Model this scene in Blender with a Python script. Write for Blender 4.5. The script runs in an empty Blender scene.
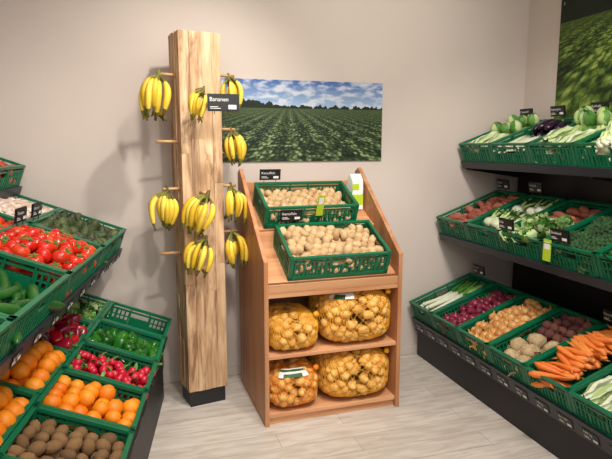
import bpy, bmesh, math, random
import numpy as np
from mathutils import Matrix, Vector, noise
random.seed(7); RNG=random.Random(11)
scene=bpy.context.scene
try:
    scene.view_settings.view_transform='Standard'
    scene.view_settings.look='None'
except Exception: pass
COL=scene.collection
T=Matrix.Translation
def RX(a): return Matrix.Rotation(math.radians(a),4,'X')
def RY(a): return Matrix.Rotation(math.radians(a),4,'Y')
def RZ(a): return Matrix.Rotation(math.radians(a),4,'Z')
def lin(c):
    return tuple(((x/255)/12.92 if x/255<=0.04045 else ((x/255+0.055)/1.055)**2.4) for x in c)+(1.0,)
# ---------------------------------------------------------------- materials
def newmat(name):
    m=bpy.data.materials.new(name); m.use_nodes=True
    nt=m.node_tree; b=nt.nodes['Principled BSDF']
    return m,nt,b
def N(nt,t,**kw):
    n=nt.nodes.new(t)
    for k,v in kw.items(): setattr(n,k,v)
    return n
def ramp(nt,stops,interp='LINEAR'):
    r=N(nt,'ShaderNodeValToRGB'); r.color_ramp.interpolation=interp
    e=r.color_ramp.elements
    while len(e)<len(stops): e.new(0.5)
    for i,(p,c) in enumerate(stops):
        e[i].position=p; e[i].color=c
    return r
def mixc(nt,fac,a,b,mode='MIX'):
    m=N(nt,'ShaderNodeMix',data_type='RGBA',blend_type=mode)
    for sock,val in ((m.inputs[0],fac),(m.inputs[6],a),(m.inputs[7],b)):
        if isinstance(val,bpy.types.NodeSocket): nt.links.new(val,sock)
        else: sock.default_value=val
    return m.outputs[2]
def mth(nt,op,a,b=None,clamp=False):
    m=N(nt,'ShaderNodeMath',operation=op); m.use_clamp=clamp
    for i,val in enumerate((a,b)):
        if val is None: continue
        if isinstance(val,bpy.types.NodeSocket): nt.links.new(val,m.inputs[i])
        else: m.inputs[i].default_value=val
    return m.outputs[0]
def pmat(name,cols,rough=0.5,nscale=20,namt=0.25,bump=0.0,bscale=60,metal=0.0,spec=0.5,dark=0.55):
    m,nt,b=newmat(name)
    cols=[lin(c) for c in cols]
    if len(cols)>1:
        g=N(nt,'ShaderNodeNewGeometry')
        r=ramp(nt,[(i/(len(cols)-1),c) for i,c in enumerate(cols)])
        nt.links.new(g.outputs['Random Per Island'],r.inputs[0]); base=r.outputs[0]
    else: base=cols[0]
    tc=N(nt,'ShaderNodeTexCoord')
    if namt>0:
        nz=N(nt,'ShaderNodeTexNoise'); nz.inputs['Scale'].default_value=nscale; nz.inputs['Detail'].default_value=4
        nt.links.new(tc.outputs['Object'],nz.inputs['Vector'])
        rr=ramp(nt,[(0.3,(dark,dark,dark,1)),(0.65,(1,1,1,1))])
        nt.links.new(nz.outputs[0],rr.inputs[0])
        base=mixc(nt,namt,base,mixc(nt,1.0,base,rr.outputs[0],'MULTIPLY'))
    if isinstance(base,bpy.types.NodeSocket): nt.links.new(base,b.inputs['Base Color'])
    else: b.inputs['Base Color'].default_value=base
    b.inputs['Roughness'].default_value=rough; b.inputs['Metallic'].default_value=metal
    b.inputs['Specular IOR Level'].default_value=spec
    if bump>0:
        n2=N(nt,'ShaderNodeTexNoise'); n2.inputs['Scale'].default_value=bscale; n2.inputs['Detail'].default_value=3
        nt.links.new(tc.outputs['Object'],n2.inputs['Vector'])
        bp=N(nt,'ShaderNodeBump'); bp.inputs['Strength'].default_value=bump; bp.inputs['Distance'].default_value=0.01
        nt.links.new(n2.outputs[0],bp.inputs['Height']); nt.links.new(bp.outputs[0],b.inputs['Normal'])
    return m
def woodmat(name,cA,cB,axis,scale=1.0,dark=None,rough=0.5,lo=0.35,hi=0.65,dlo=.5,dhi=.66,bump=.12,isl=(.78,1.08),along=1.6,across=22,dsc=.6):
    m,nt,b=newmat(name)
    tc=N(nt,'ShaderNodeTexCoord'); mp=N(nt,'ShaderNodeMapping')
    s=[across*scale]*3; s[axis]=along*scale
    mp.inputs['Scale'].default_value=s
    nt.links.new(tc.outputs['Object'],mp.inputs['Vector'])
    g=N(nt,'ShaderNodeNewGeometry')
    ofs=mth(nt,'MULTIPLY',g.outputs['Random Per Island'],37.0)
    cx=N(nt,'ShaderNodeCombineXYZ')
    for i in range(3): nt.links.new(ofs,cx.inputs[i])
    va=N(nt,'ShaderNodeVectorMath',operation='ADD')
    nt.links.new(mp.outputs[0],va.inputs[0]); nt.links.new(cx.outputs[0],va.inputs[1]); vec=va.outputs[0]
    nz=N(nt,'ShaderNodeTexNoise'); nz.inputs['Scale'].default_value=1; nz.inputs['Detail'].default_value=6; nz.inputs['Distortion'].default_value=0.6
    nt.links.new(vec,nz.inputs['Vector'])
    r=ramp(nt,[(lo,lin(cA)),(hi,lin(cB))]); nt.links.new(nz.outputs[0],r.inputs[0])
    col=r.outputs[0]
    a,c=isl
    rr=ramp(nt,[(0,(a,a*.96,a*.9,1)),(1,(c,c*.985,c*.965,1))]); nt.links.new(g.outputs['Random Per Island'],rr.inputs[0])
    col=mixc(nt,1.0,col,rr.outputs[0],'MULTIPLY')
    if dark:
        n2=N(nt,'ShaderNodeTexNoise'); n2.inputs['Scale'].default_value=dsc; n2.inputs['Detail'].default_value=8; n2.inputs['Roughness'].default_value=.68; n2.inputs['Distortion'].default_value=1.6
        nt.links.new(vec,n2.inputs['Vector'])
        r2=ramp(nt,[(dlo,(0,0,0,1)),(dhi,(1,1,1,1))]); nt.links.new(n2.outputs[0],r2.inputs[0])
        col=mixc(nt,mth(nt,'MULTIPLY',r2.outputs[0],0.7),col,lin(dark))
    nt.links.new(col,b.inputs['Base Color']); b.inputs['Roughness'].default_value=rough
    bp=N(nt,'ShaderNodeBump'); bp.inputs['Strength'].default_value=bump; bp.inputs['Distance'].default_value=0.005
    nt.links.new(nz.outputs[0],bp.inputs['Height']); nt.links.new(bp.outputs[0],b.inputs['Normal'])
    return m
M={}
M['wall']=pmat('wall_paint',[(204,192,182)],0.9,3,0.06,0.05,180)
M['ceil']=pmat('ceiling_paint',[(232,229,224)],0.9,3,0.05)
M['base']=pmat('baseboard_paint',[(200,190,180)],0.6,5,0.05)
M['green']=pmat('crate_green_plastic',[(6,106,70)],0.36,9,0.25,0,spec=0.5)
M['black']=pmat('black_metal',[(26,27,30)],0.5,8,0.2)
M['rail']=pmat('price_rail_plastic',[(40,43,52)],0.4,8,0.2)
M['tag']=pmat('tag_black',[(17,18,20)],0.4,8,0.1)
M['white']=pmat('white_print',[(232,232,228)],0.6,8,0.05)
M['lime']=pmat('lime_card',[(176,204,40)],0.6,8,0.1)
M['wire']=pmat('steel_wire',[(60,60,62)],0.4,8,0.1,metal=0.3)
M['stand']=woodmat('beech_vertical',(178,118,78),(206,152,110),2,0.8)
M['standx']=woodmat('beech_horizontal',(184,124,82),(214,162,118),0,0.8)
M['col']=woodmat('spalted_column_wood',(180,140,102),(226,194,156),2,1.0,dark=(112,76,52),rough=0.78,dlo=.49,dhi=.62,bump=.3,isl=(.80,1.08),along=3.4,across=26,dsc=.42)
M['peg']=woodmat('peg_wood',(170,125,80),(215,175,125),0,1)
M['potato']=pmat('potato_skin',[(196,162,116),(212,182,136),(184,148,102),(204,172,124)],0.75,40,0.35,0.15,90)
M['potatonet']=pmat('yellow_potato_skin',[(228,174,88),(240,192,108),(214,158,74)],0.65,40,0.3,0.12,90)
M['net']=pmat('yellow_net',[(246,176,36)],0.5,8,0.0)
M['onet']=pmat('orange_net',[(240,136,24)],0.5,8,0.0)
M['tomato']=pmat('tomato_skin',[(206,28,16),(222,50,24),(190,20,14),(226,74,34)],0.2,30,0.15)
M['calyx']=pmat('calyx_green',[(60,110,36),(86,134,50)],0.6,30,0.3)
M['orange']=pmat('orange_peel',[(244,138,14),(250,160,34),(236,120,10)],0.42,60,0.15,0.2,420)
M['kiwi']=pmat('kiwi_skin',[(126,92,56),(144,108,68),(110,80,48)],0.85,120,0.4,0.3,300)
M['gpep']=pmat('green_pepper_skin',[(24,92,22),(40,112,30),(18,74,20)],0.22,20,0.2)
M['rpep']=pmat('purple_pepper_skin',[(110,14,44),(170,18,30),(80,12,50),(196,24,28)],0.22,20,0.2)
M['radish']=pmat('radish_skin',[(198,20,48),(214,38,64),(180,14,40)],0.35,40,0.2)
M['avo']=pmat('avocado_skin',[(44,62,30),(64,82,38),(38,44,28),(96,104,52)],0.45,80,0.5,0.4,200)
M['cuke']=pmat('cucumber_skin',[(28,84,28),(44,104,38)],0.35,60,0.4,0.1,120)
M['onion']=pmat('onion_skin',[(206,146,76),(220,166,98),(190,124,60),(228,182,116)],0.4,50,0.35)
M['ronion']=pmat('red_onion_skin',[(120,26,54),(142,42,66),(100,18,44)],0.35,50,0.35)
M['celeriac']=pmat('celeriac_skin',[(204,178,136),(190,162,118)],0.85,60,0.6,0.6,80,dark=0.4)
M['beet']=pmat('beet_skin',[(100,54,48),(120,72,58),(84,40,42)],0.8,60,0.4,0.3,80)
M['carrot']=pmat('carrot_skin',[(240,130,52),(246,150,70),(230,112,36)],0.5,70,0.25,0.15,150)
M['sweet']=pmat('sweet_potato_skin',[(166,92,72),(150,76,62),(182,112,84)],0.7,50,0.35,0.2,80)
M['whiteveg']=pmat('white_vegetable',[(222,226,202),(208,218,178),(232,232,218)],0.5,30,0.25,0.1,80)
M['palegreen']=pmat('pale_green_veg',[(186,210,136),(200,218,158),(166,198,110)],0.5,30,0.3)
M['leaf']=pmat('leaf_green',[(58,116,38),(88,146,54),(44,94,34),(120,168,74)],0.5,40,0.35)
M['dleaf']=pmat('dark_leaf_green',[(30,70,34),(44,92,44),(24,56,28)],0.6,60,0.4)
M['brocc']=pmat('broccoli_heads',[(44,84,42),(58,100,52),(36,70,36)],0.8,150,0.5,0.8,200)
M['aub']=pmat('aubergine_skin',[(40,18,44),(30,12,34)],0.2,30,0.1)
M['mush']=pmat('mushroom_cap',[(224,208,184),(206,170,158),(236,226,208)],0.7,40,0.25)
M['apple']=pmat('apple_skin',[(186,40,34),(204,84,44),(150,26,30)],0.3,30,0.4)
M['lemon']=pmat('lemon_skin',[(238,206,40),(244,216,70)],0.45,60,0.15,0.2,300)
M['banana']=pmat('banana_skin',[(240,202,46),(250,220,84),(214,172,34),(232,190,40),(244,212,70)],0.5,24,0.35)
M['btip']=pmat('banana_tip',[(92,80,30),(130,130,48),(70,54,26)],0.7,30,0.2)
# ---------------------------------------------------------------- shape kit
class Sh:
    def __init__(s,V,faces,mi=0):
        s.V=np.asarray(V,float).reshape(-1,3)
        s.loops=np.array([i for f in faces for i in f],dtype=np.int64)
        s.tot=np.array([len(f) for f in faces],dtype=np.int64)
        s.mi=np.full(len(faces),mi,dtype=np.int64)
    def copy(s):
        o=Sh.__new__(Sh); o.V=s.V.copy(); o.loops=s.loops; o.tot=s.tot; o.mi=s.mi; return o
    def x(s,m):
        o=s.copy(); A=np.array(m); o.V=s.V@A[:3,:3].T+A[:3,3]; return o
    def m(s,i):
        o=s.copy(); o.mi=np.full(len(s.tot),i,dtype=np.int64); return o
def join(L):
    o=Sh.__new__(Sh); off=0; lp=[]
    for s in L: lp.append(s.loops+off); off+=len(s.V)
    o.V=np.concatenate([s.V for s in L]); o.loops=np.concatenate(lp)
    o.tot=np.concatenate([s.tot for s in L]); o.mi=np.concatenate([s.mi for s in L]); return o
def mesh(name,sh,mats,smooth=True):
    me=bpy.data.meshes.new(name)
    me.vertices.add(len(sh.V)); me.vertices.foreach_set('co',sh.V.ravel())
    me.loops.add(len(sh.loops)); me.loops.foreach_set('vertex_index',sh.loops.astype(np.int32))
    me.polygons.add(len(sh.tot))
    st=np.concatenate([[0],np.cumsum(sh.tot)[:-1]]).astype(np.int32)
    me.polygons.foreach_set('loop_start',st)
    for mm in mats: me.materials.append(mm)
    me.polygons.foreach_set('material_index',sh.mi.astype(np.int32))
    me.polygons.foreach_set('use_smooth',np.full(len(sh.tot),smooth))
    me.update(calc_edges=True); me.validate(); return me
def obj(name,me,parent=None,mat=None):
    o=bpy.data.objects.new(name,me); COL.objects.link(o)
    if parent is not None: o.parent=parent
    if mat is not None: o.matrix_local=mat
    return o
def root(name,m):
    e=bpy.data.objects.new(name,None); e.empty_display_size=0.05; COL.objects.link(e); e.matrix_world=m; return e
def box(x0,x1,y0,y1,z0,z1,mi=0):
    V=[(x,y,z) for x in (x0,x1) for y in (y0,y1) for z in (z0,z1)]
    F=[(0,1,3,2),(4,6,7,5),(0,4,5,1),(2,3,7,6),(0,2,6,4),(1,5,7,3)]
    return Sh(V,F,mi)
def prism(poly,x0,x1,mi=0):
    n=len(poly); V=[(x0,y,z) for y,z in poly]+[(x1,y,z) for y,z in poly]
    F=[tuple(range(n))[::-1],tuple(range(n,2*n))]+[(i,(i+1)%n,n+(i+1)%n,n+i) for i in range(n)]
    return Sh(V,F,mi)
def lathe(prof,n=12,lobe=0,amp=0,mi=0):
    V=[];F=[];rings=[]
    for r,z in prof:
        if r<1e-6: rings.append([len(V)]); V.append((0,0,z))
        else:
            rings.append(list(range(len(V),len(V)+n)))
            for k in range(n):
                a=2*math.pi*k/n; q=r*(1+amp*math.cos(lobe*a)) if lobe else r
                V.append((q*math.cos(a),q*math.sin(a),z))
    for a,b in zip(rings,rings[1:]):
        if len(a)==1:
            for k in range(n): F.append((a[0],b[(k+1)%n],b[k]))
        elif len(b)==1:
            for k in range(n): F.append((a[k],a[(k+1)%n],b[0]))
        else:
            for k in range(n): F.append((a[k],a[(k+1)%n],b[(k+1)%n],b[k]))
    if len(rings[0])>1: F.append(tuple(rings[0][::-1]))
    if len(rings[-1])>1: F.append(tuple(rings[-1]))
    return Sh(V,F,mi)
def ico(sub=2,r=1.0,mi=0):
    bm=bmesh.new(); bmesh.ops.create_icosphere(bm,subdivisions=sub,radius=r)
    V=[v.co[:] for v in bm.verts]; F=[[v.index for v in f.verts] for f in bm.faces]; bm.free()
    return Sh(V,F,mi)
def lump(sh,amp,freq,seed):
    o=sh.copy()
    for i,v in enumerate(o.V):
        k=1+amp*noise.noise(Vector(v)*freq+Vector((seed*3.1,seed*1.7,seed)))
        o.V[i]=v*k
    return o
def tube(P,R,n=8,mi=0,ref=Vector((0,1,0))):
    P=[Vector(p) for p in P]; V=[];F=[]
    for i,p in enumerate(P):
        t=(P[min(i+1,len(P)-1)]-P[max(i-1,0)]).normalized()
        a=ref.cross(t)
        if a.length<1e-3: a=Vector((1,0,0)).cross(t)
        a.normalize(); b=t.cross(a)
        for k in range(n):
            q=2*math.pi*k/n; V.append(tuple(p+(a*math.cos(q)+b*math.sin(q))*R[i]))
    for i in range(len(P)-1):
        for k in range(n):
            F.append((i*n+k,i*n+(k+1)%n,(i+1)*n+(k+1)%n,(i+1)*n+k))
    F.append(tuple(range(n))[::-1]); F.append(tuple(range((len(P)-1)*n,len(P)*n)))
    return Sh(V,F,mi)
def leaf(l,w,curl=0.5,wav=0.1,mi=0,n=7):
    V=[];F=[]
    for i in range(n):
        t=i/(n-1); wd=w*0.5*(math.sin(math.pi*min(1,(t*0.85+0.12)))**0.7)
        a=curl*t*1.6; y=l*t*math.cos(a*0.6); z=l*t*math.sin(a*0.6)*1.0 - l*0.5*max(0,t-0.6)**2
        for j in range(-2,3):
            V.append((wd*j/2, y, z+abs(j)/2*wd*0.5+ (wav*w*math.sin(i*2.1+j*1.7))))
    for i in range(n-1):
        for j in range(4):
            a=i*5+j; F.append((a,a+1,a+6,a+5))
    return Sh(V,F,mi)
I2=ico(2); I1=ico(1)
def ell(a,b,c,amp=0,freq=1.5,seed=0,sub=2,mi=0):
    s=lump(I2 if sub==2 else I1,amp,freq,seed) if amp else (I2 if sub==2 else I1)
    return s.x(Matrix.Diagonal((a,b,c,1))).m(mi)
def arc(n,f): return [f(i/(n-1)) for i in range(n)]
def tomato(s):
    r=0.035
    body=lathe([(0,-.82*r),(.5*r,-.76*r),(.86*r,-.45*r),(1.0*r,0),(.9*r,.42*r),(.55*r,.72*r),(.2*r,.70*r),(0,.62*r)],14,5,.03)
    cal=[]
    for k in range(5): cal.append(leaf(.022,.008,.3,0,1,4).x(RZ(72*k+s*9)@T((0,0,.68*r))))
    cal.append(lathe([(.002,.6*r),(.002,1.0*r),(0,1.0*r)],5,mi=1))
    return join([body]+cal)
def pepper(s,mi=0):
    r=.038
    b=lathe([(0,-1.25*r),(.45*r,-1.3*r),(.75*r,-1.0*r),(.9*r,-.3*r),(1.05*r,.5*r),(.9*r,.95*r),(.5*r,1.05*r),(.2*r,.9*r),(0,.88*r)],16,4,.09,mi)
    st=tube([(0,0,.8*r),(0,0.003,1.2*r),(.004,.005,1.6*r)],[.006,.005,.007],6,1)
    return join([lump(b,.1,20,s),st])
def onion(s):
    r=.033
    return lump(lathe([(0,-.9*r),(.35*r,-.88*r),(.85*r,-.5*r),(1.0*r,0),(.85*r,.5*r),(.45*r,.8*r),(.16*r,1.05*r),(.1*r,1.5*r),(0,1.6*r)],12),.06,20,s)
def avocado(s):
    r=.036
    return lathe([(0,-1.2*r),(.6*r,-1.0*r),(.95*r,-.45*r),(1.0*r,.1*r),(.75*r,.8*r),(.5*r,1.35*r),(.25*r,1.6*r),(0,1.65*r)],12)
def cuke(s,l=.26,r=.021):
    P=arc(9,lambda t:(( t-.5)*l,0.02*math.sin(math.pi*t),0)); R=[r*x for x in (.25,.8,.98,1,1,1,.98,.8,.25)]
    return tube(P,R,10)
def carrot(s,l=.20,r=.018):
    P=arc(9,lambda t:((t-.5)*l,0.008*math.sin(math.pi*t*(1+s%2)),0)); R=[r*x for x in (.45,.95,1,.93,.84,.7,.52,.3,.08)]
    return lump(tube(P,R,9),.02,60,s)
def radishb(s):
    L=[]
    for k in range(4):
        p=(RNG.uniform(-.028,.028),RNG.uniform(-.028,.028),RNG.uniform(-.01,.012))
        L.append(lathe([(0,-.034),(.003,-.024),(.015,-.013),(.021,0),(.016,.014),(.005,.019),(0,.02)],10,mi=0).x(T(p)@RX(RNG.uniform(-90,90))))
    L.append(leaf(.05,.02,.6,.2,1,5).x(RZ(RNG.uniform(0,360))@T((0,.01,.012))))
    return join(L)
def leafhead(s,mats=(0,1),n=16,l=.13,w=.09):
    L=[]
    for k in range(n):
        t=k/n
        L.append(leaf(l*(1-.35*t),w*(1-.3*t),.6+1.0*t,.12,mats[k%2]).x(RZ(k*137.5+s*30)@RX(12+50*t)))
    L.append(ell(.03,.03,.035,.2,3,s,1,mats[1]).x(T((0,0,.03))))
    return join(L)
def cauli(s):
    L=[]
    for k in range(34):
        z=1-(k+.5)/34*1.05; r=math.sqrt(max(0,1-z*z)); a=k*2.39996
        L.append(ell(.020,.020,.018,.25,3,k+s,1,0).x(T((.055*r*math.cos(a),.055*r*math.sin(a),.045*z+.01))))
    L.append(ell(.058,.058,.045,0,1,0,2,0))
    for k in range(9): L.append(leaf(.12,.06,1.35,.08,1).x(RZ(k*40+s*7)@T((0,.018,-.03))@RX(22)))
    return join(L)
def broc(s):
    L=[lathe([(.016,-.08),(.018,-.02),(.03,0.0),(0,.01)],8,mi=1)]
    for k in range(40):
        z=1-(k+.5)/40*1.0; r=math.sqrt(max(0,1-z*z)); a=k*2.39996
        L.append(ell(.015,.015,.013,.35,3,k+s,1,0).x(T((.06*r*math.cos(a),.06*r*math.sin(a),.04*z+.01))))
    L.append(ell(.058,.058,.04,0,1,0,1,0).x(T((0,0,.005))))
    return join(L)
def celeriac(s):
    L=[lump(I2,.22,2.2,s).x(Matrix.Diagonal((.055,.055,.05,1)))]
    for k in range(12):
        a=RNG.uniform(0,6.28); L.append(tube([(.03*math.cos(a),.03*math.sin(a),-.03),(.055*math.cos(a),.055*math.sin(a),-.045),(.06*math.cos(a+.3),.06*math.sin(a+.3),-.06)],[.006,.004,.001],5))
    return join(L)
def fennel(s):
    L=[lathe([(0,-.03),(.03,-.03),(.045,0),(.036,.035),(.018,.06),(0,.062)],10,3,.12,0).x(Matrix.Diagonal((1,.75,1,1)))]
    for k in range(5):
        a=RNG.uniform(-25,25); L.append(tube([(0,0,.04),(0,.0,.09),(0.01,0,.16)],[.011,.009,.004],6,1).x(RY(a)@RX(RNG.uniform(-15,15))))
    for k in range(8): L.append(leaf(.09,.02,.5,.3,2,5).x(T((RNG.uniform(-.03,.03),0,.12))@RX(60)@RZ(RNG.uniform(0,360))))
    return join(L).x(RX(-90))
def kohlrabi(s):
    L=[lump(lathe([(0,-.045),(.02,-.045),(.045,-.025),(.055,0),(.045,.028),(.02,.042),(0,.043)],12,mi=0),.08,15,s)]
    for k in range(7): L.append(leaf(.11,.045,1.2,.1,1 if k%3==0 else 0,6).x(RZ(k*51+s*11)@T((0,.015,.03))@RX(25)))
    return join(L)
def leek(s):
    L=[tube([(0,-.2,0),(0,-.19,0),(0,0,0),(0,.08,.0)],[.008,.016,.014,.016],8,0)]
    for k in range(6): L.append(leaf(.2,.035,.25,.1,1).x(T((0,.05,0))@RZ(RNG.uniform(-14,14))@RY(60*k)))
    return join(L)
def asparagus(s):
    P=arc(7,lambda t:(0,(t-.5)*.24,0)); return tube(P,[.006,.007,.007,.0068,.007,.006,.002],7,0)
def chcab(s):
    L=[ell(.045,.115,.04,.1,3,s,2,0)]
    for k in range(9): L.append(leaf(.23,.075,.12,.1,k%2).x(RY(40*k+s*5)@T((0,-.12,.035))))
    return join(L)
def mush(s):
    r=.022
    return lathe([(0,-.02),(.009,-.02),(.009,0),(.02,-.002),(r,.006),(.016,.016),(.007,.02),(0,.021)],10)
V4=lambda f:[f(i) for i in range(4)]
K={
 'potato':(V4(lambda i:ell(.036,.028,.025,.22,1.3,i)),.050,['potato'],'any'),
 'tomato':(V4(tomato),.062,['tomato','calyx'],'up'),
 'orange':(V4(lambda i:ell(.042,.042,.040,.03,2,i)),.077,['orange'],'any'),
 'clementine':(V4(lambda i:ell(.036,.036,.032,.03,2,i)),.065,['orange'],'any'),
 'kiwi':(V4(lambda i:ell(.034,.026,.025,.04,2,i)),.052,['kiwi'],'any'),
 'green_pepper':(V4(pepper),.066,['gpep','calyx'],'any'),
 'purple_pepper':(V4(pepper),.068,['rpep','calyx'],'any'),
 'radish':(V4(radishb),.062,['radish','leaf'],'flat'),
 'avocado':(V4(avocado),.066,['avo'],'any'),
 'cucumber':(V4(cuke),.04,['cuke'],'x'),
 'onion':(V4(onion),.055,['onion'],'any'),
 'red_onion':(V4(onion),.052,['ronion'],'any'),
 'celeriac':(V4(celeriac),.10,['celeriac'],'any'),
 'beet':(V4(lambda i:lump(onion(i),.1,30,i)),.058,['beet'],'any'),
 'carrot':(V4(carrot),.034,['carrot'],'x'),
 'sweet_potato':(V4(lambda i:ell(.062,.026,.026,.25,1.5,i)),.058,['sweet'],'x'),
 'lettuce':(V4(leafhead),.105,['leaf','palegreen'],'flat'),
 'dark_greens':(V4(leafhead),.10,['dleaf','leaf'],'flat'),
 'cauliflower':(V4(cauli),.115,['whiteveg','palegreen'],'flat'),
 'kohlrabi':(V4(kohlrabi),.10,['palegreen','leaf'],'flat'),
 'broccoli':(V4(broc),.10,['brocc','palegreen'],'flat'),
 'fennel':(V4(fennel),.075,['whiteveg','palegreen','leaf'],'flat10'),
 'leek':(V4(leek),.036,['whiteveg','leaf'],'flat10'),
 'asparagus':(V4(asparagus),.018,['whiteveg'],'flat10'),
 'chinese_cabbage':(V4(chcab),.10,['whiteveg','palegreen'],'flat10'),
 'aubergine':(V4(lambda i:join([ell(.03,.075,.03,.08,2,i,2,0),tube([(0,.07,0),(0,.09,0)],[.014,.005],6,1)])),.07,['aub','calyx'],'flat10'),
 'mushroom':(V4(mush),.036,['mush'],'flat'),
 'apple':(V4(lambda i:join([lathe([(0,-.026),(.012,-.031),(.028,-.018),(.036,.004),(.03,.025),(.014,.031),(0,.022)],12),tube([(0,0,.02),(.003,0,.04)],[.0015,.0015],4,1)])),.066,['apple','btip'],'any'),
 'lemon':(V4(lambda i:lathe([(0,-.043),(.006,-.038),(.022,-.024),(.029,0),(.022,.024),(.006,.037),(0,.04)],10)),.054,['lemon'],'any'),
 'parsnip':(V4(carrot),.036,['whiteveg'],'x'),
}
PL={'potato':'potatoes','tomato':'tomatoes','radish':'radishes','dark_greens':'greens','kohlrabi':'kohlrabi','celeriac':'celeriac','broccoli':'broccoli'}
def heap(kind,w,d,ztop,mound,seed,layers=2,y0=0.0,scale=1.0):
    var,sp,mats,ori=K[kind]; sp=sp*scale; R=random.Random(seed); L=[]
    m=min(sp*.5,.05)+.006
    if ori=='x':
        mx=.09 if kind!='cucumber' else .13; sx=.13 if kind!='cucumber' else .25
    else: mx=m; sx=sp
    if kind=='sweet_potato': mx=.06; sx=.10
    my=m; sy=sp*.87
    if ori=='flat10':
        my={'fennel':.12,'leek':.24,'asparagus':.14,'chinese_cabbage':.13,'aubergine':.1}[kind]
        sy={'fennel':.15,'leek':.3,'asparagus':.22,'chinese_cabbage':.24,'aubergine':.16}[kind]
    if w/2<=mx: mx=w/2-.001
    nx=max(1,int((w-2*mx)/sx)+1); ny=max(1,int((d-2*my)/sy)+1)
    for ly in range(layers):
        off=(layers-1-ly)
        for j in range(ny):
            for i in range(nx):
                fx=(i+.5*((j+ly)%2)*(0.9))/(max(nx-1,1)+.45) if nx>1 else .5
                fy=j/(ny-1) if ny>1 else .5
                x=-w/2+mx+fx*(w-2*mx)+R.uniform(-.12,.12)*sx
                y=my+fy*(d-2*my)+R.uniform(-.15,.15)*sp
                x=max(-w/2+mx*.95,min(w/2-mx*.95,x)); y=max(my*.9,min(d-my*.9,y))
                if off==0 and layers>1 and R.random()<.12: continue
                hx=2*x/w; hy=2*y/d-1
                z=ztop-sp*.45-off*sp*.7+mound*(1-hx*hx)*(1-hy*hy)+R.uniform(-.14,.14)*sp
                if ori=='any': rot=RZ(R.uniform(0,360))@RX(R.uniform(-100,100))@RZ(R.uniform(0,360))
                elif ori=='up': rot=RX(R.uniform(-50,50))@RY(R.uniform(-50,50))@RZ(R.uniform(0,360))
                elif ori=='flat': rot=RX(R.uniform(-15,15))@RY(R.uniform(-15,15))@RZ(R.uniform(0,360))
                elif ori=='flat10': rot=RZ(R.uniform(-9,9))@RX(R.uniform(-6,6))
                else: rot=RZ(R.uniform(-30,30)+(180 if R.random()<.5 else 0))@RY(R.uniform(-10,10))@RX(R.uniform(0,360))
                s=R.uniform(.88,1.1)*scale
                L.append(R.choice(var).x(T((x,y+y0,z))@rot@Matrix.Scale(s,4)))
    return join(L),[M[k] for k in mats]
# ---------------------------------------------------------------- crate
CR={}
def crate_mesh(w,d,h):
    key=(w,d,h)
    if key in CR: return CR[key]
    L=[]; hw=w/2
    L.append(box(-hw+.006,hw-.006,.006,d-.006,0.004,.010))
    def wall(Lw,place):
        S=[]
        S.append(box(-Lw/2,Lw/2,-.002,.016,h-.014,h))
        S.append(box(-Lw/2,Lw/2,.002,.012,h-.036,h-.026))
        S.append(box(-Lw/2,Lw/2,0,.014,0,.022))
        S.append(box(-Lw/2,Lw/2,.003,.010,h*.50,h*.50+.007))
        n=max(6,int(Lw/.026))
        for i in range(n+1):
            x=-Lw/2+.006+i*(Lw-.012)/n
            top=h-.026
            if abs(x)<.055: top=h*.56
            wd=.0045 if i%4 else .008
            S.append(box(x-wd,x+wd,.001,.011,.02,top))
        S.append(box(-.062,-.055,.0,.014,h*.5,h-.01)); S.append(box(.055,.062,0,.014,h*.5,h-.01))
        S.append(box(-.058,.058,.007,.010,.02,h*.5))
        S.append(box(-Lw/2+.01,-.07,.007,.009,.02,h*.36)); S.append(box(.07,Lw/2-.01,.007,.009,.02,h*.36))
        return [s.x(place) for s in S]
    L+=wall(w,Matrix.Identity(4)); L+=wall(w,T((0,d,0))@RZ(180))
    L+=wall(d-.03,T((-hw,d/2,0))@RZ(-90)); L+=wall(d-.03,T((hw,d/2,0))@RZ(90))
    for sx in (-1,1):
        for y in (0,d):
            yy=(y,y+.022) if y==0 else (d-.022,d)
            L.append(box(sx*hw-(.022 if sx>0 else 0),sx*hw+(.022 if sx<0 else 0),yy[0],yy[1],0,h))
    me=mesh('produce_crate_mesh',join(L),[M['green']],False); CR[key]=me; return me
def text(parent,m,body,size,mat='white'):
    cu=bpy.data.curves.new('price_text','FONT'); cu.body=body; cu.size=size; cu.align_x='LEFT'
    cu.materials.append(M[mat]); return obj('tag_text',cu,parent,m@RX(90))
def tag(parent,pos,body,w=.13,hh=.062,stalk=.022,yaw=0,mat='tag',tilt=0):
    m=T(pos)@RZ(yaw)@RX(tilt)
    L=[box(-w/2,w/2,-.002,.002,stalk,stalk+hh,0),
       box(-w/2-.004,w/2+.004,.0021,.006,stalk-.004,stalk+hh+.004,0),
       tube([(-w*.3,.003,-.02),(-w*.3,.003,stalk)],[.002,.002],6,1),
       tube([(w*.3,.003,-.02),(w*.3,.003,stalk)],[.002,.002],6,1),
       box(w*.16,w*.42,-.003,-.0021,stalk+.008,stalk+hh*.36,2),
       box(-w*.44,-w*.1,-.003,-.0021,stalk+.010,stalk+.013,2),box(-w*.44,-w*.18,-.003,-.0021,stalk+.018,stalk+.021,2)]
    o=obj('price_tag',mesh('price_tag',join(L),[M[mat],M['wire'],M['white']],False),parent,m)
    text(parent,m@T((-w/2+.006,-.0035,stalk+hh*.58)),body,hh*.36)
    return o
def railtag(parent,m,body,w=.085,hh=.045):
    obj('rail_label',mesh('rail_label',join([box(-w/2,w/2,-.003,0,0,hh,0),box(w*.12,w*.40,-.0036,-.003,.008,.020,1),box(-w*.42,-w*.05,-.0036,-.003,.008,.0105,1),box(-w*.42,-w*.12,-.0036,-.003,.015,.0175,1)]),[M['tag'],M['white']],False),parent,m)
    text(parent,m@T((-w*.42,-.004,hh*.6)),body,hh*.34)
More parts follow.
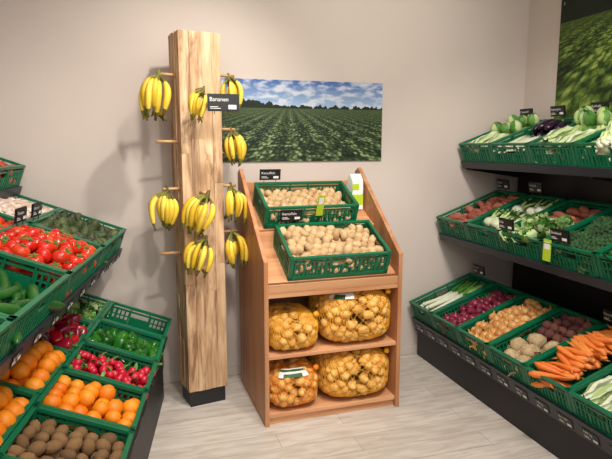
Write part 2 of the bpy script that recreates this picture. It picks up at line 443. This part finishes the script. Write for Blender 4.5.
def hash_(s): return sum((i+1)*ord(c) for i,c in enumerate(s))
def crate(name,base,w,d,h,contents,tagtext=None,tagside='front',tagx=0.0,mat='tag'):
    r=root(name,base)
    obj('crate_body',crate_mesh(w,d,h),r)
    for i,c in enumerate(contents):
        kind,ztop,mound,layers,y0,dd=c[:6]; sc=c[6] if len(c)>6 else 1.0
        s,ms=heap(kind,w-.03,dd,ztop,mound,hash_(name)+i*17+int(base.translation.y*100),layers,y0=y0,scale=sc)
        obj(PL.get(kind,kind+'s'),mesh(kind+'_heap',s,ms,True),r)
    if tagtext:
        tag(r,(tagx,.004 if tagside=='front' else d-.006,h),tagtext,tilt=-12,mat=mat)
    return r
# ---------------------------------------------------------------- room
WY=3.74; WXR=2.905; WXL=-1.95; YF=-1.6; CH=3.0
def simple(name,s,mats,smooth=False,bev=0):
    o=obj(name,mesh(name,s,mats,smooth))
    if bev:
        b=o.modifiers.new('bevel','BEVEL'); b.width=bev; b.segments=2; b.limit_method='ANGLE'
    return o
simple('wall_back',box(WXL-.1,WXR+.1,WY,WY+.1,0,CH),[M['wall']])
simple('wall_right',box(WXR,WXR+.1,YF,WY,0,CH),[M['wall']])
simple('wall_left',box(WXL-.1,WXL,YF,WY,0,CH),[M['wall']])
simple('ceiling',box(WXL-.1,WXR+.1,YF,WY+.1,CH,CH+.1),[M['ceil']])
simple('baseboard_back',box(WXL,WXR,WY-.014,WY,0,.06),[M['base']],bev=.003)
m,nt,b=newmat('whitewashed_planks')
tc=N(nt,'ShaderNodeTexCoord'); mp=N(nt,'ShaderNodeMapping')
nt.links.new(tc.outputs['Object'],mp.inputs['Vector'])
br=N(nt,'ShaderNodeTexBrick'); br.offset=.37; br.inputs['Scale'].default_value=1
br.inputs['Color1'].default_value=lin((210,202,192)); br.inputs['Color2'].default_value=lin((198,189,179)); br.inputs['Mortar'].default_value=lin((158,147,136))
br.inputs['Mortar Size'].default_value=.0016; br.inputs['Brick Width'].default_value=1.1; br.inputs['Row Height'].default_value=.15; br.inputs['Bias'].default_value=-.1
nt.links.new(mp.outputs[0],br.inputs['Vector'])
m2=N(nt,'ShaderNodeMapping'); m2.inputs['Scale'].default_value=(4,22,1); nt.links.new(mp.outputs[0],m2.inputs['Vector'])
nz=N(nt,'ShaderNodeTexNoise'); nz.inputs['Scale'].default_value=1.3; nz.inputs['Detail'].default_value=7; nz.inputs['Distortion'].default_value=.5
nt.links.new(m2.outputs[0],nz.inputs['Vector'])
rp=ramp(nt,[(.33,lin((214,207,198))),(.60,(1,1,1,1))]); nt.links.new(nz.outputs[0],rp.inputs[0])
c=mixc(nt,.7,br.outputs['Color'],rp.outputs[0],'MULTIPLY'); nt.links.new(c,b.inputs['Base Color']); b.inputs['Roughness'].default_value=.36
simple('floor',box(WXL-.1,WXR+.1,YF,WY+.1,-.1,0),[m])
# ---------------------------------------------------------------- posters
def poster_mat(name,w,h,hor,treeamp,dens,cols,leftamp=.10,skyhi=(50,92,160),farc=(70,88,52)):
    m,nt,b=newmat(name)
    tc=N(nt,'ShaderNodeTexCoord'); sp=N(nt,'ShaderNodeSeparateXYZ'); nt.links.new(tc.outputs['Object'],sp.inputs[0])
    X=sp.outputs[0]; v=mth(nt,'ADD',mth(nt,'DIVIDE',sp.outputs[2],h),.5)
    t=mth(nt,'ADD',mth(nt,'MAXIMUM',mth(nt,'SUBTRACT',hor,v),.0),.07)
    px=mth(nt,'DIVIDE',X,t); py=mth(nt,'DIVIDE',1.0,t)
    cv=N(nt,'ShaderNodeCombineXYZ'); nt.links.new(mth(nt,'MULTIPLY',px,dens),cv.inputs[0]); nt.links.new(mth(nt,'MULTIPLY',py,dens*.55),cv.inputs[1])
    vo=N(nt,'ShaderNodeTexVoronoi'); vo.inputs['Scale'].default_value=1.0; nt.links.new(cv.outputs[0],vo.inputs['Vector'])
    nz=N(nt,'ShaderNodeTexNoise'); nz.inputs['Scale'].default_value=1.1; nz.inputs['Detail'].default_value=5; nz.inputs['Roughness'].default_value=.7; nt.links.new(cv.outputs[0],nz.inputs['Vector'])
    sepc=N(nt,'ShaderNodeSeparateColor'); nt.links.new(vo.outputs['Color'],sepc.inputs[0])
    k=mth(nt,'ADD',mth(nt,'SUBTRACT',nz.outputs[0],mth(nt,'MULTIPLY',vo.outputs['Distance'],.42)),mth(nt,'MULTIPLY',sepc.outputs[0],.22))
    rows=mth(nt,'MULTIPLY',mth(nt,'SINE',mth(nt,'MULTIPLY',mth(nt,'ADD',px,mth(nt,'MULTIPLY',py,.12)),dens*.8)),.07)
    k=mth(nt,'ADD',k,rows)
    r=ramp(nt,[(.20,lin(cols[0])),(.36,lin(cols[1])),(.50,lin(cols[2])),(.64,lin(cols[3]))]); nt.links.new(k,r.inputs[0])
    far=mth(nt,'MULTIPLY',mth(nt,'SUBTRACT',1.0,mth(nt,'MULTIPLY',mth(nt,'SUBTRACT',hor,v),7.0),True),.65)
    field=mixc(nt,far,r.outputs[0],lin(farc))
    cs=N(nt,'ShaderNodeCombineXYZ'); nt.links.new(mth(nt,'MULTIPLY',X,9.0),cs.inputs[0]); nt.links.new(mth(nt,'MULTIPLY',v,11.0),cs.inputs[1])
    ns=N(nt,'ShaderNodeTexNoise'); ns.inputs['Scale'].default_value=1.0; ns.inputs['Detail'].default_value=7; nt.links.new(cs.outputs[0],ns.inputs['Vector'])
    rs=ramp(nt,[(.45,(0,0,0,1)),(.60,(1,1,1,1))]); nt.links.new(ns.outputs[0],rs.inputs[0])
    g=ramp(nt,[(0,lin((158,184,210))),(1,lin(skyhi))])
    nt.links.new(mth(nt,'DIVIDE',mth(nt,'SUBTRACT',v,hor),max(.05,1-hor),True),g.inputs[0])
    sky=mixc(nt,mth(nt,'MULTIPLY',rs.outputs[0],.8),g.outputs[0],lin((206,212,220)))
    c1=N(nt,'ShaderNodeCombineXYZ'); nt.links.new(mth(nt,'MULTIPLY',X,26.0),c1.inputs[0]); nt.links.new(mth(nt,'MULTIPLY',v,10.0),c1.inputs[1])
    n1=N(nt,'ShaderNodeTexNoise'); n1.inputs['Scale'].default_value=1.0; n1.inputs['Detail'].default_value=5; nt.links.new(c1.outputs[0],n1.inputs['Vector'])
    left=mth(nt,'MULTIPLY',mth(nt,'SUBTRACT',mth(nt,'MULTIPLY',X,-3.0),.5,True),leftamp)
    th=mth(nt,'ADD',mth(nt,'ADD',mth(nt,'MULTIPLY',mth(nt,'SUBTRACT',n1.outputs[0],.40),treeamp),left),hor+.012)
    tm=mth(nt,'LESS_THAN',v,th)
    up=mixc(nt,tm,sky,lin((20,32,20)))
    sk=mth(nt,'GREATER_THAN',v,hor-.004)
    col=mixc(nt,sk,field,up)
    nt.links.new(col,b.inputs['Base Color']); b.inputs['Roughness'].default_value=.5; b.inputs['Specular IOR Level'].default_value=.3
    return m
pw,ph=1.14,.54
o=obj('field_landscape_poster',mesh('p',box(-pw/2,pw/2,-.006,.006,-ph/2,ph/2),[poster_mat('field_print',pw,ph,.66,.16,20,[(14,22,12),(32,50,26),(66,88,48),(140,154,112)])],False))
o.location=(1.136,WY-.0065,1.76)
pw2,ph2=1.5,1.0
o=obj('crop_field_poster',mesh('p2',box(-pw2/2,pw2/2,-.006,.006,-ph2/2,ph2/2),[poster_mat('crop_print',pw2,ph2,.74,.9,7,[(22,34,12),(52,78,26),(94,122,46),(156,174,88)],leftamp=.2,farc=(70,94,38))],False))
o.matrix_world=T((WXR-.0065,3.385-pw2/2,1.70+ph2/2))@RZ(-90)
# ---------------------------------------------------------------- wooden column + bananas
CM=T((.365,3.43,0))@RZ(11)
col=root('wooden_column',CM)
hx,hy=.124,.105; CHh=2.235; L=[]; R=random.Random(5)
xs=[-hx,-hx*.5,hx*.1,hx*.55,hx]; ys=[-hy,-hy*.2,hy*.45,hy]
for i in range(4):
    for j in range(3):
        if i in(1,2) and j==1: continue
        z=.10
        while z<CHh-.001:
            z1=z+R.uniform(.3,.9)
            if CHh-z1<.25: z1=CHh
            dx=R.uniform(-.0035,.0035); ex=[xs[i],xs[i+1]]; ey=[ys[j],ys[j+1]]
            if i==0: ex[0]+=dx
            if i==3: ex[1]+=dx
            if j==0: ey[0]+=dx
            if j==2: ey[1]+=dx
            L.append(box(ex[0],ex[1]-.0006,ey[0],ey[1]-.0006,z,z1-.001)); z=z1
obj('column_beams',mesh('column_beams',join(L),[M['col']],False),col)
obj('column_plinth',mesh('column_plinth',box(-hx+.012,hx-.012,-hy+.012,hy-.012,0,.10),[M['black']],False),col)
pegs=[]
def peg(p0,p1): pegs.append(tube([p0,p1],[.009,.009],8,ref=Vector((0,0,1))))
PI=CM.inverted()
def banana_finger(R):
    n=13; P=[]
    l=R.uniform(.19,.22); bul=R.uniform(.040,.055)
    # crescent: leaves the crown outwards, hangs, tip turns back in
    for i in range(n):
        t=i/(n-1); P.append((.010+.020*t+bul*math.sin(math.pi*t**.8),0,-l*t+.012*math.sin(math.pi*t)))
    r=[.0065,.007,.009,.0135,.0158,.0166,.017,.0168,.016,.0145,.0105,.006,.0045]
    s=tube(P,r,6)
    # ridge the skin: alternate rings pentagon-like
    mi=s.mi.copy(); mi[:12]=1; mi[-14:]=1; s.mi=mi
    return s
def bunch(pos,face,n=6,spread=75,seed=0,sc=1.0,lean=0):
    R=random.Random(seed); L=[]
    for k in range(n):
        a=face+(k/(n-1)-.5)*2*spread+R.uniform(-4,4)
        L.append(banana_finger(R).x(RZ(a)@RY(R.uniform(-10,6))@RZ(R.uniform(-14,14))@T((.006,0,-.008+R.uniform(-.012,.01)))))
    for k in range(max(2,n-3)):
        a=face+(k/(max(1,n-4)) -.5)*1.3*spread+R.uniform(-4,4)
        L.append(banana_finger(R).x(RZ(a)@RY(22)@Matrix.Scale(.93,4)@T((-.004,0,-.02))))
    L.append(lathe([(0,-.045),(.018,-.035),(.020,-.012),(.012,.008),(.007,.03),(0,.032)],8,mi=1))
    o=obj('banana_bunch',mesh('banana_bunch',join(L),[M['banana'],M['btip']],True))
    o.matrix_world=T(pos)@RY(lean)@Matrix.Scale(sc,4)
    return o
BN=[((.155,3.36,1.985),-115,8,1.14,6),((.178,3.35,1.335),-115,7,1.04,4),
 ((.385,3.210,1.90),-110,5,.80,16),((.392,3.205,1.315),-115,6,1.10,20),((.375,3.205,1.06),-115,6,.98,16),
 ((.555,3.385,1.99),-55,5,.92,0),((.565,3.39,1.68),-55,6,.95,-6),((.558,3.39,1.345),-55,6,1.02,0),((.555,3.39,1.065),-55,6,1.0,-6)]
for i,(p,f,n,sc,ln) in enumerate(BN):
    bunch(p,f,n,66,i+3,sc,ln)
    q=PI@Vector(p); q.z+=.012
    if q.x<-hx: peg((-hx-.10,q.y,q.z),(-hx+.01,q.y,q.z))
    elif q.x>hx: peg((hx+.09,q.y,q.z),(hx-.01,q.y,q.z))
    else: peg((q.x,-hy-.11,q.z),(q.x,-hy+.01,q.z))
for z in (1.62,.965): peg((-hx-.12,-.03,z),(-hx+.01,-.03,z))
peg((hx+.1,-.03,1.55),(hx-.01,-.03,1.55))
obj('pegs',mesh('pegs',join(pegs),[M['peg']],True),col)
sg=root('banana_price_sign',T((.480,3.10,1.785)))
tag(sg,(0,0,0),'Bananen',w=.165,hh=.085,stalk=.0,yaw=0)
obj('sign_arm',mesh('sign_arm',join([tube([(-.06,.006,.06),(-.06,.12,.08),(-.06,.235,.08)],[.003,.003,.003],6)]),[M['black']],True),sg)
# ---------------------------------------------------------------- potato stand
SM=T((.655,2.935,0))@RZ(1.2)
st=root('wooden_potato_stand',SM); W=.85; D=.68; th=.026
side=[(0,0),(D,0),(D,1.42),(D-.05,1.45),(.03,.985),(0,.965)]
L=[prism(side,0,th),prism(side,W-th,W)]
o=obj('side_panels',mesh('side_panels',join(L),[M['stand']],False),st)
bv=o.modifiers.new('b','BEVEL'); bv.width=.003; bv.segments=2; bv.limit_method='ANGLE'
L=[box(th,W-th,.012,D-.02,.045,.07),box(th,W-th,.03,.05,0,.045),box(th,W-th,.012,D-.02,.395,.418),box(th,W-th,.005,D-.02,.755,.78),
   box(th,W-th,.004,.024,.78,.83), box(th,W-th,D-.02,D-.006,.0,1.36)]
def slat(y0,z0,d): return box(th,W-th,0,d,-.016,-.003).x(T((0,y0,z0))@RX(24))
L+=[slat(.03,.842,.35),slat(.345,1.095,.29)]
L+=[box(th,W-th,.345,.36,.78,1.08)]
o=obj('shelves',mesh('shelves',join(L),[M['standx']],False),st)
bv=o.modifiers.new('b','BEVEL'); bv.width=.002; bv.segments=1; bv.limit_method='ANGLE'
def onS(x,y,z,t=24): return SM@T((x,y,z))@RX(t)
crate('potato_crate',onS(W/2+.03,.03,.845),.615,.365,.15,[('potato',.13,.02,3,.0,.365,1.0)],'Kartoffeln',tagside='back',tagx=-.21)
crate('potato_crate',onS(W/2-.035,.345,1.102),.60,.325,.14,[('potato',.09,.01,3,.0,.325,1.0)],'Kartoffeln',tagside='back',tagx=-.2)
lc=root('lime_price_card',onS(W/2-.0,.36,1.102)@T((0,-.03,.09)))
obj('card',mesh('card',join([box(-.022,.022,-.001,.001,0,.14,0),box(-.015,.015,-.0018,-.0011,.08,.125,1)]),[M['lime'],M['white']],False),lc)
cb=root('paper_carton',SM@T((W-.088,.53,1.175))@RZ(10))
obj('carton',mesh('carton',join([box(-.042,.042,-.035,.035,0,.19,0),prism([(-.035,.19),(.035,.19),(.003,.235),(-.003,.235)],-.042,.042,0),box(-.043,.043,-.036,-.0351,.03,.10,1),box(-.043,.01,-.036,-.0351,.13,.17,1),box(-.0431,-.042,-.03,.03,.03,.12,1)]),[M['white'],M['lime']],False),cb)
def superp(d,p=.62):
    return Vector([math.copysign(abs(c)**p,c) for c in d])
def netbag(pos,a,b,c,seed,netmat='net',rz=0,label=None,ry=0):
    r=root('net_bag_of_potatoes',SM@T(pos)@RZ(rz)@RY(ry))
    R=random.Random(seed); L=[]; var=K['potato'][0]
    for shell,ins in ((0,.024),(1,.062)):
        A,B,C=a-ins,b-ins,c-ins*.85
        area=4*math.pi*((A*B)**1.6/3+(A*C)**1.6/3+(B*C)**1.6/3)**(1/1.6)*1.12
        n=int(area/(.050*.047))
        for k in range(n):
            z=1-2*(k+.5)/n; q=math.sqrt(1-z*z); an=k*2.39996+R.uniform(-.06,.06)
            d=superp((q*math.cos(an),q*math.sin(an),z))
            L.append(R.choice(var).x(T((d.x*A,d.y*B,d.z*C+c))@RZ(R.uniform(0,360))@RX(R.uniform(-100,100))@Matrix.Scale(R.uniform(.9,1.1),4)))
    obj('potatoes',mesh('bag_potatoes',join(L),[M['potatonet']],True),r)
    nu,nv=54,30; V=[];F=[]
    for j in range(1,nv):
        ph_=math.pi*j/nv
        for i in range(nu):
            an=2*math.pi*(i+.5*(j%2))/nu
            d=superp((math.sin(ph_)*math.cos(an),math.sin(ph_)*math.sin(an),math.cos(ph_)))
            k=1.0+.02*math.sin(an*9+j)
            V.append((d.x*(a+.001)*k,d.y*(b+.001)*k,d.z*(c-.001)+c))
    for j in range(nv-3):
        for i in range(nu):
            r0=j*nu
            if (j+1)%2==1: l=r0+nu+i; rr=r0+nu+(i+1)%nu
            else: l=r0+nu+(i-1)%nu; rr=r0+nu+i
            F.append((r0+i,l,r0+2*nu+i,rr))
    n_=obj('net',mesh('net',Sh(V,F),[M[netmat]],True),r); w_=n_.modifiers.new('w','WIREFRAME'); w_.thickness=.0028; w_.use_replace=True
    obj('net_neck',mesh('neck',tube([(a*.80,-b*.3,c*1.5),(a*.86,-b*.55,c*1.78),(a*.84,-b*.7,c*1.9)],[.02,.006,.018],8),[M[netmat]],True),r)
    if label:
        V=[];F=[];u0,u1,v0,v1=label
        for j in range(9):
            for i in range(9):
                an=math.radians(u0+(u1-u0)*i/8); p_=math.radians(v0+(v1-v0)*j/8)
                d=superp((math.sin(p_)*math.cos(an),math.sin(p_)*math.sin(an),math.cos(p_)))
                wv=1+.012*math.sin(i*1.9+j*1.3)
                V.append((d.x*(a+.006)*wv,d.y*(b+.006)*wv,d.z*(c+.004)+c))
        for j in range(8):
            for i in range(8): F.append((j*9+i,j*9+i+1,j*9+i+10,j*9+i+9))
        s=Sh(V,F); mi=s.mi.copy()
        for j in range(8):
            for i in range(8):
                if j in(1,2) or (j>=5 and 2<=i<=5): mi[j*8+i]=1
        s.mi=mi
        obj('bag_label',mesh('label',s,[M['white'],M['dleaf']],True),r)
    return r
netbag((.190,.19,.420),.158,.20,.110,1)
netbag((.590,.20,.420),.230,.215,.163,2,label=(-150,-95,14,50))
netbag((.190,.19,.072),.158,.20,.122,3,netmat='onet',label=(-125,-70,28,58))
netbag((.590,.20,.072),.228,.215,.148,4)
# ---------------------------------------------------------------- right shelf unit
UR=T((1.93,3.70,0))@RZ(-90)
def deck(x0,x1,y0,z0,d,tilt=20,rh=.035):
    return [box(x0,x1,0,d,-.018,-.003).x(T((0,y0,z0))@RX(tilt)), box(x0,x1,-.014,-.003,-rh,.016).x(T((0,y0,z0))@RX(tilt))]
us=root('produce_display_shelf',UR)
Lx=2.42; L=[]; RL=[]
tiersR=[(.06,.295,.56),(.265,.93,.56),(.43,1.468,.50)]
for i,(y0,z0,d) in enumerate(tiersR):
    a=deck(0,Lx,y0,z0,d,rh=.085 if i==0 else .035); L.append(a[0]); RL.append(a[1])
L.append(box(0,Lx,.10,.96,0,.20)); L.append(box(0,Lx,.93,.96,.2,1.70))
L.append(box(0,Lx,.075,.10,.20,.262))
for x in (0.0,Lx/2,Lx-.03):
    for (y0,z0,d) in tiersR:
        bd=y0+d*math.cos(math.radians(20)); bz=z0+d*math.sin(math.radians(20))
        L.append(prism([(y0+.01,z0-.02),(bd,bz-.02),(.94,bz-.02),(.94,z0-.12),(y0+.03,z0-.05)] if z0>.5 else [(y0+.01,z0-.02),(bd,bz-.02),(.94,bz-.02),(.94,.2),(y0+.02,.2)],x,x+.022))
obj('shelf_frame',mesh('shelf_frame',join(L),[M['black']],False),us)
obj('price_rails',mesh('price_rails',join(RL),[M['rail']],False),us)
for k in range(14):
    railtag(us,T((.10+k*.165,tiersR[0][0],tiersR[0][1]))@RX(20)@T((0,-.0142,-.07)),('Bio 1,99','0,89 kg','1,49 kg')[k%3],w=.10,hh=.055)
def onR(ti,k,p=.38):
    y0,z0,d=tiersR[ti]; return UR@T((.012+p/2+k*p,y0,z0))@RX(20)
P0=.326; d0=.55; c0=.320
for k,(nm,cont,tg,tx) in enumerate([
 ('leek_crate',[('leek',.10,.02,2,0,.50)],'Porree',-.03),
 ('red_onion_crate',[('red_onion',.11,.01,3,0,.54)],None,0),
 ('yellow_onion_crate',[('onion',.13,.03,3,0,.54)],None,0),
 ('celeriac_and_beet_crate',[('celeriac',.125,.02,2,0,.30),('beet',.13,.02,2,.29,.26)],None,0),
 ('carrot_crate',[('carrot',.16,.06,4,0,.54)],'Karotten',-.09),
 ('parsnip_crate',[('chinese_cabbage',.12,.02,1,0,.27),('parsnip',.13,.02,2,.26,.28)],None,0),
 ('yellow_onion_crate',[('onion',.13,.02,3,0,.54)],None,0)]):
    crate(nm,onR(0,k,P0),c0,d0,.15,cont,tg,tagside='back',tagx=tx)
cw=.374
crate('sweet_potato_crate',onR(1,0),cw,d0,.15,[('sweet_potato',.13,.02,3,0,.54)],'Batate',tagside='back',tagx=-.1)
crate('fennel_crate',onR(1,1),cw,d0,.15,[('fennel',.13,.02,2,0,.50)],'Fenchel',tagside='back',tagx=-.12)
crate('lettuce_crate',onR(1,2),cw,d0,.15,[('lettuce',.11,.02,1,0,.30),('sweet_potato',.12,.02,2,.28,.26)],'Salat',tagx=-.12)
crate('broccoli_crate',onR(1,3),cw,d0,.15,[('broccoli',.13,.02,2,0,.54)],'Brokkoli',tagx=-.05)
crate('dark_greens_crate',onR(1,4),cw,d0,.15,[('dark_greens',.12,.02,1,0,.54)])
crate('broccoli_crate',onR(1,5),cw,d0,.15,[('broccoli',.13,.02,2,0,.54)])
crate('chinese_cabbage_crate',onR(2,0),cw,.49,.15,[('chinese_cabbage',.12,.01,1,0,.28),('kohlrabi',.12,.01,1,.26,.22)],'Chinakohl',tagside='back',tagx=-.02)
crate('aubergine_crate',onR(2,1),cw,.49,.15,[('asparagus',.12,.0,2,.0,.25),('aubergine',.16,.02,2,.20,.29)],'Aubergine',tagside='back',tagx=-.08)
crate('kohlrabi_crate',onR(2,2),cw,.49,.15,[('chinese_cabbage',.13,.02,2,0,.28),('kohlrabi',.14,.02,2,.25,.23)],'Kohlrabi',tagside='back',tagx=-.1)
crate('cauliflower_crate',onR(2,3),cw,.49,.15,[('cauliflower',.16,.04,2,0,.49)],'Blumenkohl',tagside='back',tagx=-.12)
crate('cauliflower_crate',onR(2,4),cw,.49,.15,[('cauliflower',.17,.04,2,0,.49)],'Blumenkohl',tagside='back',tagx=-.1)
crate('lettuce_crate',onR(2,5),cw,.49,.15,[('lettuce',.13,.03,2,0,.49)])
lc=root('lime_price_card',UR@T((1.20,.215,.97)))
obj('card',mesh('card2',join([box(-.03,.03,-.001,.001,0,.12,0),box(-.02,.02,-.0018,-.0011,.065,.105,1),box(-.003,.003,.0011,.02,.05,.06,0)]),[M['lime'],M['white']],False),lc)
# ---------------------------------------------------------------- left shelf unit
UL=T((.19,3.50,0))@RZ(80.7)
ul=root('produce_display_shelf',UL)
tiersL=[(.05,.39,.76),(.30,.965,.78),(.85,1.35,.36)]
L=[];RL=[]; Lx=2.5
for i,(y0,z0,d) in enumerate(tiersL):
    a=deck(-Lx,0,y0,z0,d,rh=.08 if i==0 else .04); L.append(a[0]); RL.append(a[1])
L.append(box(-Lx,0,.07,1.2,0,.26)); L.append(box(-Lx,0,1.17,1.2,.26,1.72))
L.append(box(-Lx,0,.065,.085,.20,.34))
for x in (-.022,-Lx/2,-Lx):
    for (y0,z0,d) in tiersL:
        bd=y0+d*math.cos(math.radians(20)); bz=z0+d*math.sin(math.radians(20))
        L.append(prism([(y0+.01,z0-.02),(bd,bz-.02),(1.18,bz-.02),(1.18,z0-.12),(y0+.03,z0-.05)] if z0>.6 else [(y0+.01,z0-.02),(bd,bz-.02),(1.18,bz-.02),(1.18,.26),(y0+.03,.26)],x,x+.022))
obj('shelf_frame',mesh('shelf_frame_l',join(L),[M['black']],False),ul)
obj('price_rails',mesh('price_rails_l',join(RL),[M['rail']],False),ul)
for k in range(12):
    railtag(ul,T((-.12-k*.2,tiersL[0][0],tiersL[0][1]))@RX(20)@T((0,-.0142,-.065)),('Bio 2,49','1,99 kg')[k%2],w=.09,hh=.05)
    railtag(ul,T((-.12-k*.2,tiersL[1][0],tiersL[1][1]))@RX(20)@T((0,-.0142,-.035)),('Bio 2,49','1,99 kg')[k%2],w=.08,hh=.04)
ld,lh=.378,.14
rowsL=[(0,0,.352,[('cucumber',.04,0,1),('green_pepper',.11,.01,2),('radish',.11,.01,2),('clementine',.13,.03,3),('kiwi',.12,.02,3),('kiwi',.12,.02,3),('lemon',.12,.02,3)]),
 (0,1,.44,[('lettuce',.07,0,1),('purple_pepper',.15,.04,3),('orange',.16,.05,3),('orange',.15,.04,3),('orange',.14,.03,3)]),
 (1,0,.60,[('avocado',.12,.02,3),('tomato',.14,.05,3),('cucumber',.08,.01,1),('apple',.12,.02,3)]),
 (1,1,.60,[('mushroom',.12,.02,3),('tomato',.13,.03,3),('tomato',.12,.02,3),('apple',.12,.02,3)]),
 (2,0,.60,[('apple',.12,.02,2),('dark_greens',.13,.02,1),('lettuce',.13,.02,1),('apple',.12,.02,3)])]
for ti,row,p,lst in rowsL:
    y0,z0,_=tiersL[ti]
    for k,(kd,zt,mo,ly) in enumerate(lst):
        dd=ld if ti<2 else .36
        tg=None; tx=-.05
        if (ti,row)==(1,0) and k==0: tg='Avocado'; tx=-.2
        if (ti,row)==(1,1) and k==0: tg='Champignon'; tx=.2
        if (ti,row)==(1,0) and k==1: tg='Tomaten'; tx=.18
        if (ti,row)==(2,0) and k==0: tg='Bio'; tx=.1
        if (ti,row)==(0,1) and k==0: tg='Salat'; tx=0
        base=UL@T((-.006-p/2-k*p,y0,z0))@RX(20)@T((0,row*.385,0))
        crate(kd+'_crate',base,p-.007,dd,lh,[(kd,zt,mo,ly,0,dd)],tg,tagside='back',tagx=tx)
# ---------------------------------------------------------------- lights
def light(name,typ,loc,target,power,color=(1,.94,.87),size=.2,spot=None,blend=.6,sy=None):
    ld_=bpy.data.lights.new(name,typ); ld_.energy=power; ld_.color=color
    if typ=='AREA':
        ld_.size=size
        if sy: ld_.shape='RECTANGLE'; ld_.size_y=sy
    else: ld_.shadow_soft_size=size
    if typ=='SPOT': ld_.spot_size=math.radians(spot); ld_.spot_blend=blend
    o=bpy.data.objects.new(name,ld_); COL.objects.link(o); o.location=loc
    o.rotation_euler=(Vector(target)-Vector(loc)).to_track_quat('-Z','Y').to_euler(); return o
light('ceiling_spot','SPOT',(.68,2.50,2.93),(.1,3.6,1.3),95,size=.045,spot=95,blend=.9)
light('ceiling_spot','SPOT',(1.60,2.2,2.93),(1.6,3.7,2.2),55,size=.08,spot=100,blend=1)
light('ceiling_spot','SPOT',(1.2,1.5,2.93),(1.1,3.2,.6),95,size=.07,spot=60)
light('ceiling_spot','SPOT',(1.4,1.6,2.93),(2.4,2.7,1.0),105,size=.06,spot=80)
light('ceiling_spot','SPOT',(.7,1.3,2.93),(-.4,2.5,.9),110,size=.06,spot=80)
light('overhead_fill','AREA',(.6,.9,2.97),(.6,.9,0),48,color=(1,.97,.93),size=2.4,sy=2.0)  # unseen area light added under the ceiling as general fill
light('rear_fill','AREA',(.5,-1.3,2.3),(.6,3.5,1.3),28,color=(1,.97,.94),size=3.0,sy=1.2)  # added fill behind the camera, brightens walls and shelf interiors, not a known fixture
w=bpy.data.worlds.new('w'); scene.world=w; w.use_nodes=True
w.node_tree.nodes['Background'].inputs[0].default_value=(1,.96,.92,1); w.node_tree.nodes['Background'].inputs[1].default_value=.68
# ---------------------------------------------------------------- camera
cd=bpy.data.cameras.new('camera'); cd.lens=560/612*36; cd.sensor_width=36; cd.clip_start=.05
co=bpy.data.objects.new('camera',cd); COL.objects.link(co)
co.location=(0,0,1.6); co.rotation_euler=(math.radians(90-8.58),0,math.radians(-17)); scene.camera=co
